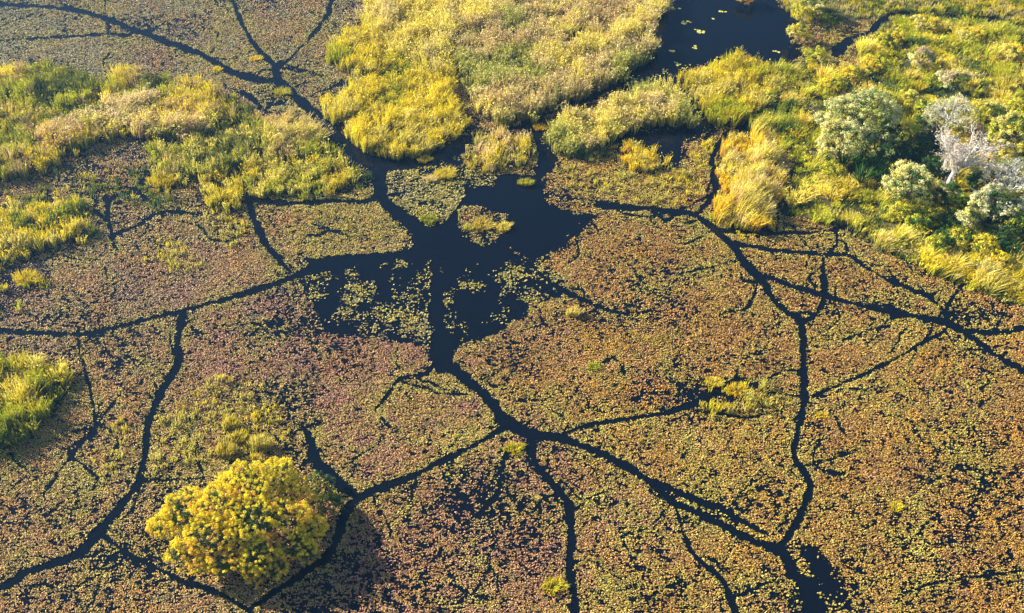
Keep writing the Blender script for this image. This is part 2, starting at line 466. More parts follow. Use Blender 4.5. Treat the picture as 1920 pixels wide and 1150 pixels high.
def pad_colour(px, py, X, Y, cd, den):
    n = len(px); W = np.full((n, 8), .02)
    for x, y, rx, ry, w in REG:
        g = np.exp(-((px - x) / rx) ** 2 - ((py - y) / ry) ** 2)
        W += g[:, None] * np.array(w)
    W /= W.sum(1)[:, None]
    edge = np.exp(-np.clip(cd, 0, 99) / 9.0)
    op = (look(DEN0, px, py) < .6) & (py < 690) & (px > 450)
    W *= np.where(op, .15, 1)[:, None]; W[:, 0] += np.where(op, .7, 0); W[:, 6] += np.where(op, .4, 0)
    W *= (1 - .75 * edge)[:, None]
    W[:, 0] += .5 * edge; W[:, 1] += .3 * edge
    # kinds grow in patches
    for k in range(8):
        W[:, k] *= np.exp(5.5 * (fbm(X, Y, 4.5, 200 + k * 9, 4) - .5)) * np.exp(2.5 * (vnoise(X, Y, .6, 300 + k) - .5))
    W /= W.sum(1)[:, None]
    cum = W.cumsum(1); r = RNG.random(n)[:, None]
    k = (r > cum).sum(1).clip(0, 7)
    c = (PAL[k] * .32 + (W @ PAL) * .68) * np.array([1.12, 1.01, .77])
    return c * (RNG.uniform(.5, 1.2, n) * (.86 + .28 * vnoise(X, Y, .4, 888)))[:, None]


def lily_pads():
    # area slightly beyond the frame on every side
    xa, ya = 150, 42
    N = 6400000
    X = RNG.uniform(-105, 105, N); Y = RNG.uniform(40, 172, N)
    k = (np.abs(X) < 18 + .58 * Y); X, Y = X[k], Y[k]
    px, py = w2px(X, Y, 0)
    k = (px > -230) & (px < 2150) & (py < 1290) & (py > -135)
    X, Y, px, py = X[k], Y[k], px[k], py[k]
    wx, wy = warp(px, py, 11, 20, 3)
    wx2, wy2 = warp(px, py, 4.0, 12, 9)
    den = look(DEN, wx, wy); cd = look(CD, wx2, wy2)
    n1 = fbm(X, Y, .5, 11, 2); n2 = fbm(X, Y, 6, 31, 3); n3 = vnoise(X + n1, Y * 1.5, .17, 77)
    v = .36 * n1 + .24 * n2 + .40 * n3
    den = np.where(den > .7, np.maximum(den, .90 - .014 * np.clip(cd, 0, 40)), den)
    op_ = look(DEN0, px, py) < .6
    v = np.where(op_, .5 + (.55 * fbm(X, Y, 1.8, 411, 3) + .45 * n3 - .5) * 1.0, v)
    # threshold so that `den` is roughly the share kept
    vs = np.sort(v[::50]); q = np.searchsorted(vs, v) / len(vs)
    keep = (q < den * (.93)) & (cd > RNG.normal(0, .7, len(X)) + 0.9)
    keep &= ~((RNG.random(len(X)) < .3) & (q > den * .7))
    # a few strays in open water and in channels
    for p in BEDS_MASK:
        keep &= ~(inpoly(wx, wy, p) & (RNG.random(len(X)) < .75))
    X, Y, px, py, cd, den = X[keep], Y[keep], px[keep], py[keep], cd[keep], den[keep]
    n = len(X)
    r = RNG.uniform(.038, .078, n) * np.where((look(DEN0, px, py) < .6), 1.3, 1)
    cen = np.stack([X, Y, RNG.uniform(.012, .09, n) + .12 * RNG.random(n) ** 3], 1)
    m = 4
    a0 = RNG.uniform(0, 6.28, n); asp = RNG.uniform(.55, 1, n)
    ang = a0[:, None] + np.arange(m)[None] * 2 * math.pi / m
    rr = r[:, None] * RNG.uniform(.75, 1.15, (n, m))
    ox = np.cos(ang) * rr; oy = np.sin(ang) * rr * asp[:, None]
    tx = RNG.normal(0, .5, n); ty = RNG.normal(0, .5, n)
    V = np.zeros((n, m, 3))
    V[:, :, 0] = cen[:, 0:1] + ox; V[:, :, 1] = cen[:, 1:2] + oy
    V[:, :, 2] = np.maximum(cen[:, 2:3] + ox * tx[:, None] + oy * ty[:, None], .006)
    col = pad_colour(px, py, X, Y, cd, den)
    o = build('lily_pads', V.reshape(-1, 3), np.full(n, m), np.arange(n * m), np.repeat(col, m, 0), M_PAD)
    tag(o, 'mats of olive, tan and pinkish floating lily leaves covering the shallow water', 'lily pads', kind='stuff')
    print('pads', n)


# ------------------------------------------------------------------ reed beds and grass
def layer(poly, h=2.2, clumps=2.2, nb=16, rad=.42, wid=.075, pal=None, tips=None, puff=.2, psize=.24, wind=(.1, 0), spread=.38, amp=9,
          macro=6., gap=.0, topfit=.6, hvar=.5, lump=(1.5, .33), fade=8):
    xs = [p[0] for p in poly]; ys = [p[1] for p in poly]
    bx, by = px2w(np.array([min(xs) - 15, max(xs) + 15, min(xs) - 15, max(xs) + 15]), np.array([max(min(ys) - 15, -140), max(min(ys) - 15, -140), max(ys) + 15, max(ys) + 15]))
    x0, x1, y0, y1 = bx.min(), bx.max(), by.min(), by.max()
    N = int((x1 - x0) * (y1 - y0) * clumps)
    X = RNG.uniform(x0, x1, N); Y = RNG.uniform(y0, y1, N)
    px, py = w2px(X, Y, 0); qx, qy = w2px(X, Y, h * topfit)
    wx, wy = warp(px, py, amp, 24, 5); vx, vy = warp(qx, qy, amp, 24, 5)
    jx, jy = RNG.normal(0, fade, N) * (RNG.random(N) < .35), RNG.normal(0, fade * .7, N) * (RNG.random(N) < .35)
    k = inpoly(wx + jx, wy + jy, poly) & inpoly(vx + jx, vy + jy, poly) & (look(CD, px, py) > 1)
    if gap > 0: k &= fbm(X, Y, macro * .8, 91, 3) > gap
    X, Y, px, py = X[k], Y[k], px[k], py[k]
    n = len(X)
    if n == 0: return None
    pal = np.array(pal); tips = np.array(tips if tips is not None else pal)
    m = fbm(X, Y, macro, 41, 3)
    ch = h * (1 - hvar * .5 + hvar * m * 1.3 - hvar * .15) * RNG.uniform(.75, 1.15, n)
    lm = fbm(X, Y, lump[0], 141, 2); lm = np.clip((lm - .28) / .44, 0, 1) ** 1.3
    ch *= 1 - lump[1] + lump[1] * 1.5 * lm
    q = np.argsort(np.argsort(fbm(X, Y, macro * 1.2, 61, 3) + (lm - .5) * .10 + RNG.normal(0, .05, n))) / n
    ci = np.clip((q * len(pal)).astype(int), 0, len(pal) - 1)
    bb = RNG.uniform(.75, 1.2, n)[:, None]; cb = pal[ci] * bb; ct = tips[ci] * bb
    # blades
    R = np.repeat
    nb = int(nb * 1.3); t = n * nb
    a = RNG.uniform(0, 6.283, t); rr = np.sqrt(RNG.random(t)) * rad * R(RNG.uniform(.6, 1.2, n), nb)
    root = np.stack([R(X, nb) + np.cos(a) * rr, R(Y, nb) + np.sin(a) * rr, np.full(t, .02)], 1)
    hh = R(ch, nb) * RNG.uniform(.6, 1.08, t)
    wn_ = (fbm(X, Y, 3, 111, 2) - .5) * .8 + RNG.normal(0, .1, n)
    lean = np.stack([np.cos(a) * spread * rr / rad * hh * .8 + (wind[0] + R(wn_, nb) * .5) * hh + RNG.normal(0, .08, t) * hh,
                     np.sin(a) * spread * rr / rad * hh * .8 + wind[1] * hh + RNG.normal(0, .08, t) * hh], 1)
    hh = hh * (1 - .25 * np.clip(np.hypot(lean[:, 0], lean[:, 1]) / hh, 0, 1))
    cj = RNG.uniform(.8, 1.2, t)[:, None]
    g = [blades_geo(root, hh, wid * RNG.uniform(.6, 1.4, t), lean, R(cb, nb, 0) * cj, R(ct, nb, 0) * cj)]
    if puff > 0:
        s = RNG.random(t) < puff
        f = RNG.uniform(.7, 1.02, s.sum())[:, None]
        tp = root[s].copy(); tp[:, :2] += lean[s] * f; tp[:, 2] += hh[s] * f[:, 0]
        g.append(puffs_geo(tp, min(psize, h * .14) * RNG.uniform(.6, 1.3, s.sum()), R(ct, nb, 0)[s] * RNG.uniform(.8, 1.25, (s.sum(), 1)), 3))
    return join(g)


BEDS_MASK = []


def bed(name, layers, label, cat='reed bed', group=None, mask=True, kind='stuff'):
    gs = [g for g in (layer(**L) for L in layers) if g is not None]
    if mask:
        for L in layers: BEDS_MASK.append(L['poly'])
    V, Sz, I, C = join(gs)
    c = V.mean(0); c[2] = 0
    o = build(name, V, Sz, I, C, M_REED, loc=tuple(c))
    tag(o, label, cat, group, kind)
    return o


YG = lin(152, 158, 30); YG2 = lin(196, 194, 36); DG = lin(60, 92, 26); DG2 = lin(84, 116, 40); GOLD = lin(236, 212, 44); GOLD2 = lin(240, 222, 112)
STRAW = lin(228, 208, 144); BEIGE = lin(202, 172, 122); DRY = lin(206, 172, 134); PALEG = lin(192, 190, 92); OLIVE = lin(128, 132, 46); ORG = lin(212, 166, 50)
TEAL = lin(84, 106, 64); CREAM = lin(232, 214, 160)

DKG0 = lin(40, 74, 24); LIMG = lin(206, 208, 56)
GRP = 'reed beds standing in the wetland'
R1a = [(-180,140),(0,135),(60,115),(130,122),(155,140),(190,152),(230,128),(300,140),(380,150),(440,170),(466,185),(468,220),(430,250),(330,262),(255,262),(205,262),(150,285),(80,325),(0,345),(-180,380)]
R1b = [(250,258),(330,262),(430,240),(470,212),(520,208),(565,213),(600,240),(622,270),(628,300),(560,300),(470,290),(455,310),(400,330),(340,350),(292,335),(290,300)]
R1c = [(430,300),(480,285),(560,295),(625,290),(650,300),(668,325),(660,362),(560,372),(480,368),(458,340)]
R1d = [(375,330),(430,318),(458,345),(452,392),(410,398),(370,378)]
bed('reed_bed', [
    dict(poly=R1a, h=2.3, pal=[DG, YG, YG, OLIVE, YG2], tips=[OLIVE, YG2, YG2, BEIGE, GOLD], clumps=2.4, nb=18, macro=5, hvar=.7),
    dict(poly=[(60,245),(110,215),(190,190),(280,175),(370,190),(420,215),(400,250),(300,262),(230,250),(190,262),(130,285),(60,290)], h=2.6, pal=[BEIGE, DRY, OLIVE, DRY], tips=[STRAW, DRY, GOLD2, CREAM], clumps=3.4, nb=16, puff=.45, psize=.28, macro=4, wind=(.4, .1)),
    dict(poly=R1b, h=1.9, pal=[OLIVE, YG, DG2, YG2], tips=[OLIVE, GOLD2, YG2, BEIGE], clumps=2.4, nb=16, macro=4),
    dict(poly=[(490,225),(560,215),(600,245),(618,275),(540,290),(490,270)], h=2.6, pal=[YG2, GOLD], tips=[GOLD2, STRAW], clumps=2.4, nb=14, macro=3, wind=(.5, .1)),
], 'long reed bed at the upper left with a band of dry beige reeds across it', group=GRP)
bed('reed_bed', [dict(poly=R1c, h=1.7, pal=[OLIVE, YG, DG2, YG2], tips=[GOLD, GOLD2, YG2, GOLD2], clumps=2.6, nb=16, macro=3),
                 dict(poly=[(640,292),(700,315),(705,345),(668,360),(655,320)], h=.7, pal=[DG2, TEAL], clumps=1.5, nb=10)],
    'small reed bed tipped with pale gold just left of the channel junction', group=GRP)
bed('reed_bed', [dict(poly=R1d, h=1.6, pal=[YG, YG2, OLIVE], tips=[GOLD, GOLD2, GOLD], clumps=2.4, nb=16, macro=3)],
    'squat yellow green reed clump beside the dark hollow in the left mats', group=GRP)
bed('reed_bed', [
    dict(poly=[(-180,395),(0,388),(60,372),(160,375),(175,430),(150,462),(100,472),(60,482),(0,495),(-180,520)], h=1.9, pal=[DG2, YG, YG2, OLIVE], tips=[YG, GOLD, GOLD, GOLD2], clumps=2.2, nb=16, macro=4),
    dict(poly=[(-180,490),(0,485),(60,478),(100,510),(90,540),(50,550),(20,600),(-180,640)], h=1.1, pal=[OLIVE, YG, YG2], tips=[GOLD, YG2, GOLD], clumps=1.3, nb=10, macro=3, gap=.42),
], 'green and gold reed bed at the left edge above the long horizontal channel', group=GRP)
bed('reed_bed', [
    dict(poly=[(-180,690),(0,680),(60,672),(125,680),(140,700),(128,740),(112,770),(60,812),(0,850),(-180,880)], h=2.3, pal=[DG2, YG, YG, YG2], tips=[YG, YG2, GOLD, GOLD2], clumps=3., nb=20, macro=4, hvar=.6),
], 'bright green reed bed at the left edge below the horizontal channel', group=GRP)
# the large bed at the top
bed('reed_bed', [
    dict(poly=[(665,-100),(760,-100),(850,-60),(850,60),(845,120),(850,205),(900,225),(890,240),(850,265),(800,288),(750,306),(690,297),(640,257),(600,207),(590,187),(640,163),(682,145),(650,135),(610,118),(617,75),(690,35)],
         h=2.2, pal=[YG, YG, YG2, OLIVE, YG2], tips=[YG2, GOLD, GOLD, GOLD2, GOLD], clumps=2.8, nb=20, macro=7, amp=5, hvar=.4, wind=(.2, 0)),
    dict(poly=[(690,-100),(860,-100),(860,60),(840,150),(780,150),(740,110),(700,90),(680,40)], h=3.0, pal=[OLIVE, YG2, PALEG], tips=[GOLD2, GOLD2, STRAW], clumps=1.6, nb=14, macro=5, puff=.5, psize=.28),
], 'vivid yellow reed bed right of the long diagonal channel at the top', group=GRP)
bed('reed_bed', [
    dict(poly=[(856,-100),(1260,-100),(1250,0),(1240,30),(1218,60),(1232,80),(1225,108),(1185,130),(1150,155),(1080,190),(1000,218),(945,236),(905,222),(880,190),(858,130)],
         h=3.0, topfit=.9, pal=[OLIVE, OLIVE, YG2, OLIVE, YG2], tips=[PALEG, STRAW, BEIGE, STRAW, GOLD2], clumps=2.6, nb=18, macro=6, amp=5, puff=.6, psize=.28, hvar=.5, wind=(.15, 0), gap=.27),
    dict(poly=[(1130,100),(1180,65),(1230,75),(1240,100),(1190,130),(1150,135)], h=1.6, pal=[TEAL, DG2], tips=[PALEG, DG2], clumps=2, nb=14),
    dict(poly=[(860,-100),(1040,-100),(1040,60),(960,85),(880,60)], h=2.2, pal=[DG2, OLIVE, OLIVE], tips=[YG, YG2, GOLD2], clumps=1.2, nb=14),
], 'large bed of tall beige plumed reeds left of the blue pond', group=GRP)
bed('reed_bed', [
    dict(poly=[(1018,268),(1028,232),(1060,205),(1120,190),(1190,155),(1250,145),(1275,168),(1290,192),(1322,225),(1300,240),(1200,240),(1150,262),(1100,290),(1058,297)],
         h=2.7, topfit=.95, pal=[OLIVE, YG2, PALEG, OLIVE], tips=[PALEG, GOLD2, GOLD2, STRAW], clumps=3.2, nb=18, macro=4, amp=4, puff=.6, psize=.28, hvar=.4),
    dict(poly=[(1060,285),(1110,260),(1160,245),(1140,290),(1090,305)], h=1.3, pal=[TEAL, DG2], tips=[DG2, PALEG], clumps=2, nb=12),
], 'narrow island of pale plumed reeds between two strips of open water', group=GRP)
bed('reed_bed', [
    dict(poly=[(1255,152),(1300,118),(1370,92),(1408,92),(1425,118),(1460,118),(1470,160),(1420,205),(1385,243),(1340,237),(1300,203)],
         h=2.4, topfit=.95, pal=[YG, OLIVE, YG2, OLIVE], tips=[YG2, GOLD, GOLD, GOLD2], clumps=3., nb=18, macro=4, amp=4, hvar=.5),
], 'golden reed bed bulging into the blue pond from its right bank', group=GRP)
bed('reed_bed', [
    dict(poly=[(862,292),(882,262),(935,243),(990,245),(1006,288),(985,312),(935,327),(892,320)], h=1.6, pal=[OLIVE, YG2, BEIGE], tips=[GOLD2, GOLD, STRAW], clumps=2.0, nb=14, macro=3, amp=6),
], 'low ragged reed island alone in the water under the large beige bed', group=GRP)
bed('reed_bed', [
    dict(poly=[(1160,300),(1165,265),(1195,258),(1240,285),(1255,305),(1225,322),(1180,320)], h=1.4, topfit=.9, pal=[ORG, OLIVE, GOLD], tips=[GOLD, GOLD2, GOLD], clumps=2.8, nb=16, macro=3, amp=4),
], 'small orange tinted reed clump at the corner of the lower right pond', group=GRP)
bed('reed_bed', [
    dict(poly=[(1342,325),(1345,282),(1362,255),(1420,238),(1470,255),(1490,300),(1472,345),(1462,375),(1445,430),(1388,436),(1328,410),(1345,365)],
         h=2.4, pal=[ORG, GOLD, BEIGE, YG2], tips=[GOLD, GOLD2, STRAW, GOLD2], clumps=3., nb=20, macro=3.5, amp=4, hvar=.5, lump=(2.6, .75), wind=(.25, .1)),
    dict(poly=[(1330,412),(1350,372),(1440,380),(1448,432),(1388,438)], h=1.4, pal=[YG2, YG], tips=[GOLD, YG2], clumps=2.5, nb=16),
], 'orange gold reed bed bordered by a thin dark channel on its left', group=GRP)

# the marsh island at the right: ground, tall grass
LAND = [(1470,-100),(1466,0),(1482,28),(1530,42),(1560,48),(1620,40),(1640,62),(1600,100),(1620,130),(1560,118),(1500,118),(1425,118),(1430,160),(1400,210),(1400,245),(1470,258),(1494,300),(1478,350),(1468,402),(1555,420),(1570,432),(1620,450),(1700,490),(1760,520),(1835,545),(1870,565),(1940,585),(2150,600),(2150,-100)]
def marsh_ground():
    stp = .8
    xs = np.arange(8, 110, stp); ys = np.arange(85, 172, stp)
    X, Y = np.meshgrid(xs, ys)
    px, py = w2px(X, Y, 0)
    wx, wy = warp(px, py, 8, 30, 5)
    ins = inpoly(wx, wy, LAND) & (look(CD, px, py) > 3) & (px < 2145)
    m = ins.astype(float)
    for _ in range(6):
        m = (m + np.roll(m, 1, 0) + np.roll(m, -1, 0) + np.roll(m, 1, 1) + np.roll(m, -1, 1)) / 5
    Z = -.3 + np.clip(m, 0, 1) * .55 + (fbm(X, Y, 6, 71) - .5) * .25 * m
    ny, nx = X.shape
    V = np.stack([X.ravel(), Y.ravel(), Z.ravel()], 1)
    mm = (m[:-1, :-1] > .12)
    j, i = np.nonzero(mm)
    a = j * nx + i
    idx = np.stack([a, a + 1, a + nx + 1, a + nx], 1).ravel()
    o = build('marsh_ground', V, np.full(len(a), 4), idx, None, soil_mat())
    for p in o.data.polygons: p.use_smooth = True
    tag(o, 'damp dark soil of the overgrown island on the right', kind='structure')
marsh_ground()
bed('marsh_grass', [
    dict(poly=LAND, h=.7, pal=[DG2, OLIVE, YG, OLIVE], tips=[OLIVE, YG2, STRAW, YG], clumps=1.7, nb=16, rad=.6, macro=5, amp=5, puff=0, lump=(2, .3)),
    dict(poly=[(1470,-100),(1466,0),(1482,30),(1530,42),(1620,30),(1680,22),(1800,26),(1920,45),(2150,60),(2150,-100)], h=1.0, pal=[DG2, YG, OLIVE, YG2], tips=[YG, GOLD, STRAW, GOLD], clumps=2.4, nb=14, macro=5, gap=.3),
    dict(poly=[(1425,118),(1500,120),(1560,118),(1620,128),(1600,100),(1640,68),(1690,34),(1800,36),(1920,56),(2150,80),(2150,250),(1900,300),(1700,300),(1560,300),(1480,260),(1400,245),(1400,205),(1430,160)],
         h=1.5, pal=[DKG0, DG2, YG, OLIVE, LIMG, YG2, YG], tips=[DG2, YG2, LIMG, GOLD, LIMG, GOLD2, YG2], clumps=2.4, nb=18, gap=.3, macro=3., hvar=.5, lump=(2.6, .85), wind=(.3, .1), amp=5),
    dict(poly=[(1400,245),(1480,255),(1560,290),(1700,290),(1900,290),(2150,250),(2150,600),(1940,582),(1870,562),(1835,545),(1760,518),(1700,488),(1620,448),(1575,428),(1465,400),(1478,350),(1494,300)],
         h=1.4, pal=[DKG0, DG, YG, DG2, LIMG, YG2], tips=[DG, DG2, LIMG, GOLD, LIMG, GOLD2], clumps=2.5, nb=18, gap=.32, macro=2.6, hvar=.5, lump=(2.4, .85), wind=(.35, .1), amp=5),
    dict(poly=[(1425,118),(1500,120),(1560,118),(1620,128),(1600,100),(1640,68),(1690,34),(1800,36),(1920,56),(2150,80),(2150,600),(1940,582),(1870,562),(1835,545),(1760,518),(1700,488),(1620,448),(1575,428),(1465,400),(1478,350),(1494,300),(1470,258),(1400,245),(1400,205),(1430,160)],
         h=1.6, pal=[YG, YG2, GOLD], tips=[YG2, GOLD, GOLD2, GOLD2], clumps=.14, nb=110, rad=.9, spread=.8, macro=4., hvar=.7, wind=(.1, .0), amp=5),
], 'rough green and yellow grass covering the island on the right', 'marsh grass', mask=True)
bed('pale_grass', [
    dict(poly=[(1590,425),(1640,440),(1700,420),(1780,450),(1860,500),(1920,500),(2100,520),(2100,600),(1940,582),(1870,562),(1835,545),(1760,518),(1700,488),(1620,450)],
         h=1.6, pal=[YG2, OLIVE, GOLD], tips=[GOLD, GOLD2, STRAW], clumps=2.2, nb=26, rad=.6, spread=.7, macro=3., hvar=.5, lump=(2.2, .8), wind=(.6, .2), amp=5),
], 'wind bent pale golden grass along the lower edge of the right island', 'marsh grass', mask=False)

# thin emergent grass growing up through the pads
def emergent(poly, label, h=.8, cl=.8, pal=None, tips=None, **k):
    bed('emergent_grass', [dict(poly=poly, h=h, clumps=cl, nb=7, rad=.3, pal=pal or [YG2, OLIVE, YG], tips=tips or [GOLD, GOLD2, GOLD2], amp=18, topfit=.2, macro=3, gap=k.pop('gap', .45), wind=(.15, 0), **k)],
        label, 'emergent grass', 'thin grass growing up through the pads', mask=False)
emergent([(290,850),(310,770),(400,700),(480,700),(520,760),(545,830),(490,870),(400,880),(300,898),(275,895)], 'thin yellow grass among the pads above the big yellow tree', h=.9, cl=1.6, gap=.34)
emergent([(1270,760),(1310,715),(1400,705),(1460,740),(1430,780),(1330,785)], 'thin pale grass round the small dark pool right of centre', h=1.1, cl=1.4, gap=.4)
emergent([(1290,765),(1330,720),(1400,712),(1470,735),(1450,785),(1340,790)], 'pale upright stems round the right end of the small dark pool', h=.9, cl=2.2, gap=.3)
emergent([(275,460),(350,450),(385,500),(370,525),(320,520)], 'faint yellow grass patch in the left mats', h=.8, cl=1.6, gap=.3)
emergent([(385,402),(450,395),(460,430),(450,460),(410,450)], 'yellow grass patch touching the dark channel below the reeds', h=1, cl=2, gap=.2)
emergent([(130,880),(180,800),(250,780),(262,860),(240,900),(180,900)], 'yellowish grass left of the vertical channel', h=.7, cl=1.2, gap=.4)
emergent([(1040,350),(1060,305),(1130,290),(1165,330),(1240,325),(1320,260),(1345,270),(1330,330),(1300,390),(1160,380),(1060,358)], 'olive grass over the pads below the narrow reed island', h=.8, cl=1.5, gap=.35)
emergent([(500,385),(740,380),(760,440),(700,470),(560,495),(520,440)], 'sparse gold grass on the mat left of the pond', h=.5, cl=.5, gap=.5)
emergent([(0,360),(100,345),(260,300),(330,350),(300,400),(170,372),(0,385)], 'green stems between the two left reed beds', h=1.1, cl=1.7, gap=.33, pal=[DG2, TEAL, OLIVE], tips=[YG, DG2, GOLD])
emergent([(1100,620),(1300,600),(1480,640),(1500,740),(1300,760),(1100,740)], 'scattered ochre grass on the broad mat right of the pond', h=.5, cl=.45, gap=.5, pal=[OLIVE, ORG], tips=[GOLD, ORG])
emergent([(1560,110),(1640,95),(1700,60),(1560,60),(1490,70),(1500,100)], 'brownish grass at the mouth of the upper right channel', h=.5, cl=1.2, gap=.3, pal=[BROWN, OLIVE])
lily_pads()


# ------------------------------------------------------------------ single tufts
def tuft(x, y, r, h, label, cols=(YG2, GOLD), tips=(GOLD2, CREAM), wind=.2, cat='grass tuft', group='bright grass tufts in the open pads'):
    X, Y = px2w(x, y); X = float(X); Y = float(Y)
    t = int(260 * max(r, .4) ** 1.2 + 90)
    a = RNG.uniform(0, 6.283, t); rr = np.sqrt(RNG.random(t)) * r * .6
    rr = rr * (1 + .9 * (vnoise(np.cos(a) * 2 + x, np.sin(a) * 2 + y, 1, 9) - .3))
    root = np.stack([X + np.cos(a) * rr * 1.4, Y + np.sin(a) * rr, np.full(t, .02)], 1)
    hh = h * RNG.uniform(.5, 1.05, t)
    ln = np.stack([np.cos(a) * r * RNG.uniform(-.1, .55, t) + wind * hh, np.sin(a) * r * RNG.uniform(-.1, .5, t)], 1)
    k = RNG.integers(0, len(cols), t); v = RNG.uniform(.72, 1.08, (t, 1)); cb = np.array(cols)[k] * v; ct = np.array(tips)[k] * v
    V, Sz, I, C = blades_geo(root, hh, RNG.uniform(.04, .09, t), ln, cb, ct)
    o = build('grass_tuft', V, Sz, I, C, M_REED, loc=(X, Y, 0))
    tag(o, label, cat, group); return o


tuft(1076, 592, .75, 1.1, 'spiky pale yellow tuft alone on the mat right of the pond')
tuft(832, 330, 1.3, .9, 'bright yellow green mound with a whitish patch in the upper pond', (YG2, GOLD), (GOLD, GOLD2))
tuft(808, 338, .8, .6, 'whitish low tuft touching the yellow green mound in the upper pond', (STRAW, GOLD2), (CREAM, CREAM))
tuft(984, 346, .8, .7, 'small yellow tuft alone in open water of the central pond', (YG2, YG), (GOLD, YG2))
tuft(803, 415, .9, .6, 'small green tuft on the pads near the channel mouth', (YG, DG2), (YG2, YG2))
tuft(905, 425, 1.2, .6, 'orange and gold tuft on the pad island in the pond', (ORG, OLIVE), (GOLD, GOLD2))
tuft(945, 428, .9, .6, 'golden tuft at the right tip of the pad island in the pond', (GOLD, YG2), (GOLD2, GOLD2))
tuft(880, 428, .7, .4, 'pale green tuft at the left of the pad island in the pond', (YG2, PALEG), (PALEG, GOLD2))
tuft(965, 843, .9, .4, 'flat yellow tuft inside the little ring channel', (YG2, GOLD), (YG2, GOLD))
tuft(1035, 1102, .9, .5, 'yellow tuft left of the bottom centre channel', (YG2, GOLD), (YG2, GOLD), .5)
tuft(488, 838, .9, 1.5, 'tall pale yellow tuft above the big yellow tree', (YG2, PALEG), (GOLD2, GOLD2))
tuft(400, 328, 1.2, 1.1, 'dark green stemmed tuft in the hollow of the left reeds', (OLIVE, DG2), (GOLD, YG2))
tuft(305, 345, 1.5, 1.2, 'bright yellow tuft under the left reed bed', (YG2, GOLD), (GOLD, GOLD))
tuft(1112, 690, .7, .4, 'small yellow green tuft in the middle of the brown mat', (YG2, YG), (YG2, YG2))
tuft(1540, 780, .6, .3, 'low yellow tuft right of the long vertical channel', (YG2, ORG), (GOLD, GOLD))
tuft(1336, 720, .9, .6, 'yellow tuft on the upper side of the small dark pool', (YG2, GOLD), (GOLD, GOLD2))
tuft(1380, 735, 1.0, .6, 'gold tuft inside the small dark pool', (ORG, GOLD), (GOLD, GOLD))
tuft(1012, 242, .8, .5, 'tiny golden tuft under the large beige reeds', (ORG, GOLD), (GOLD, GOLD))
tuft(796, 302, .8, .5, 'gold tuft at the foot of the vivid yellow reed bed', (YG2, ORG), (GOLD, GOLD2))
tuft(480, 112, .8, .4, 'tiny ochre tuft left of the top channel fork', (ORG, GOLD), (GOLD, GOLD))
tuft(408, 132, .7, .4, 'tiny yellow tuft on the lower bank of the top left channel', (YG2, GOLD), (GOLD, GOLD))
tuft(528, 175, 1.2, .5, 'olive tuft below the top channel fork', (OLIVE, YG2), (GOLD, YG2))
tuft(1680, 952, .6, .3, 'small yellow tuft in the brown mat at lower right', (YG2, GOLD), (GOLD, GOLD))
tuft(50, 525, 1.4, .9, 'bright yellow tuft at the left edge below the second reed bed', (YG2, GOLD), (GOLD, GOLD))
for (x, y, r, h, lb) in [(432, 800, .8, 1.3, 'upper'), (448, 825, .8, 1.2, 'middle'), (425, 850, .9, 1.3, 'lower')]:
    tuft(x, y, r, h, lb + ' of three yellow tufts in a row left of the tall pale tuft', (YG2, OLIVE), (GOLD, GOLD2))


# floating pad clusters in open water
def pad_cluster(x, y, n, r, label):
    X, Y = px2w(x, y); X = float(X); Y = float(Y); m = 8
    cx = X + RNG.normal(0, r, n); cy = Y + RNG.normal(0, r * .7, n); R_ = RNG.uniform(.13, .26, n)
    ang = RNG.uniform(0, 6.28, n)[:, None] + np.concatenate([np.linspace(.25, 2 * math.pi - .25, m - 1)])[None]
    V = np.zeros((n, m, 3)); z = RNG.uniform(.01, .05, n)
    V[:, 0, 0] = cx; V[:, 0, 1] = cy
    V[:, 1:, 0] = cx[:, None] + np.cos(ang) * R_[:, None]; V[:, 1:, 1] = cy[:, None] + np.sin(ang) * R_[:, None]
    V[:, :, 2] = z[:, None]; V[:, 1:, 2] += RNG.uniform(-.004, .012, (n, m - 1))
    c = np.array([LIME, PALEG, GREEN])[RNG.integers(0, 3, n)]
    if r > 1: n_ = 'fringing_pads'
    else: n_ = 'lily_pad_cluster'
    o = build(n_, V.reshape(-1, 3), np.full(n, m), np.arange(n * m), np.repeat(c, m, 0), M_PAD, loc=(X, Y, 0))
    tag(o, label, 'lily pads', None if r > 1 else 'loose pad clusters afloat on the blue pond', 'stuff' if r > 1 else None)


for a in [(1285, 43, 12, .35, 'pale pad cluster in the middle left of the blue pond'), (1312, 60, 12, .35, 'pale pad cluster just below and right of the first in the blue pond'),
          (1357, 22, 5, .25, 'tiny pad cluster near the top of the blue pond'), (1336, 36, 3, .1, 'tiny tight group of pads between the clusters of the blue pond'),
          (1262, 96, 6, .22, 'two small pad dots near the left shore of the blue pond'), (1275, 122, 7, .4, 'pads strung along the foot of the blue pond near the reed bulge'),
          (1248, 134, 6, .35, 'pads where the blue pond narrows to a channel'), (1200, 152, 22, 1.3, 'pale pads fringing the top of the narrow reed island'),
          (1458, 98, 3, .25, 'pair of pads by the right shore of the blue pond'), (1300, 90, 4, .4, 'few pads drifting above the reed bulge'),
          (1258, 15, 12, .5, 'greenish pads in the top left corner of the blue pond')]:
    pad_cluster(*a)


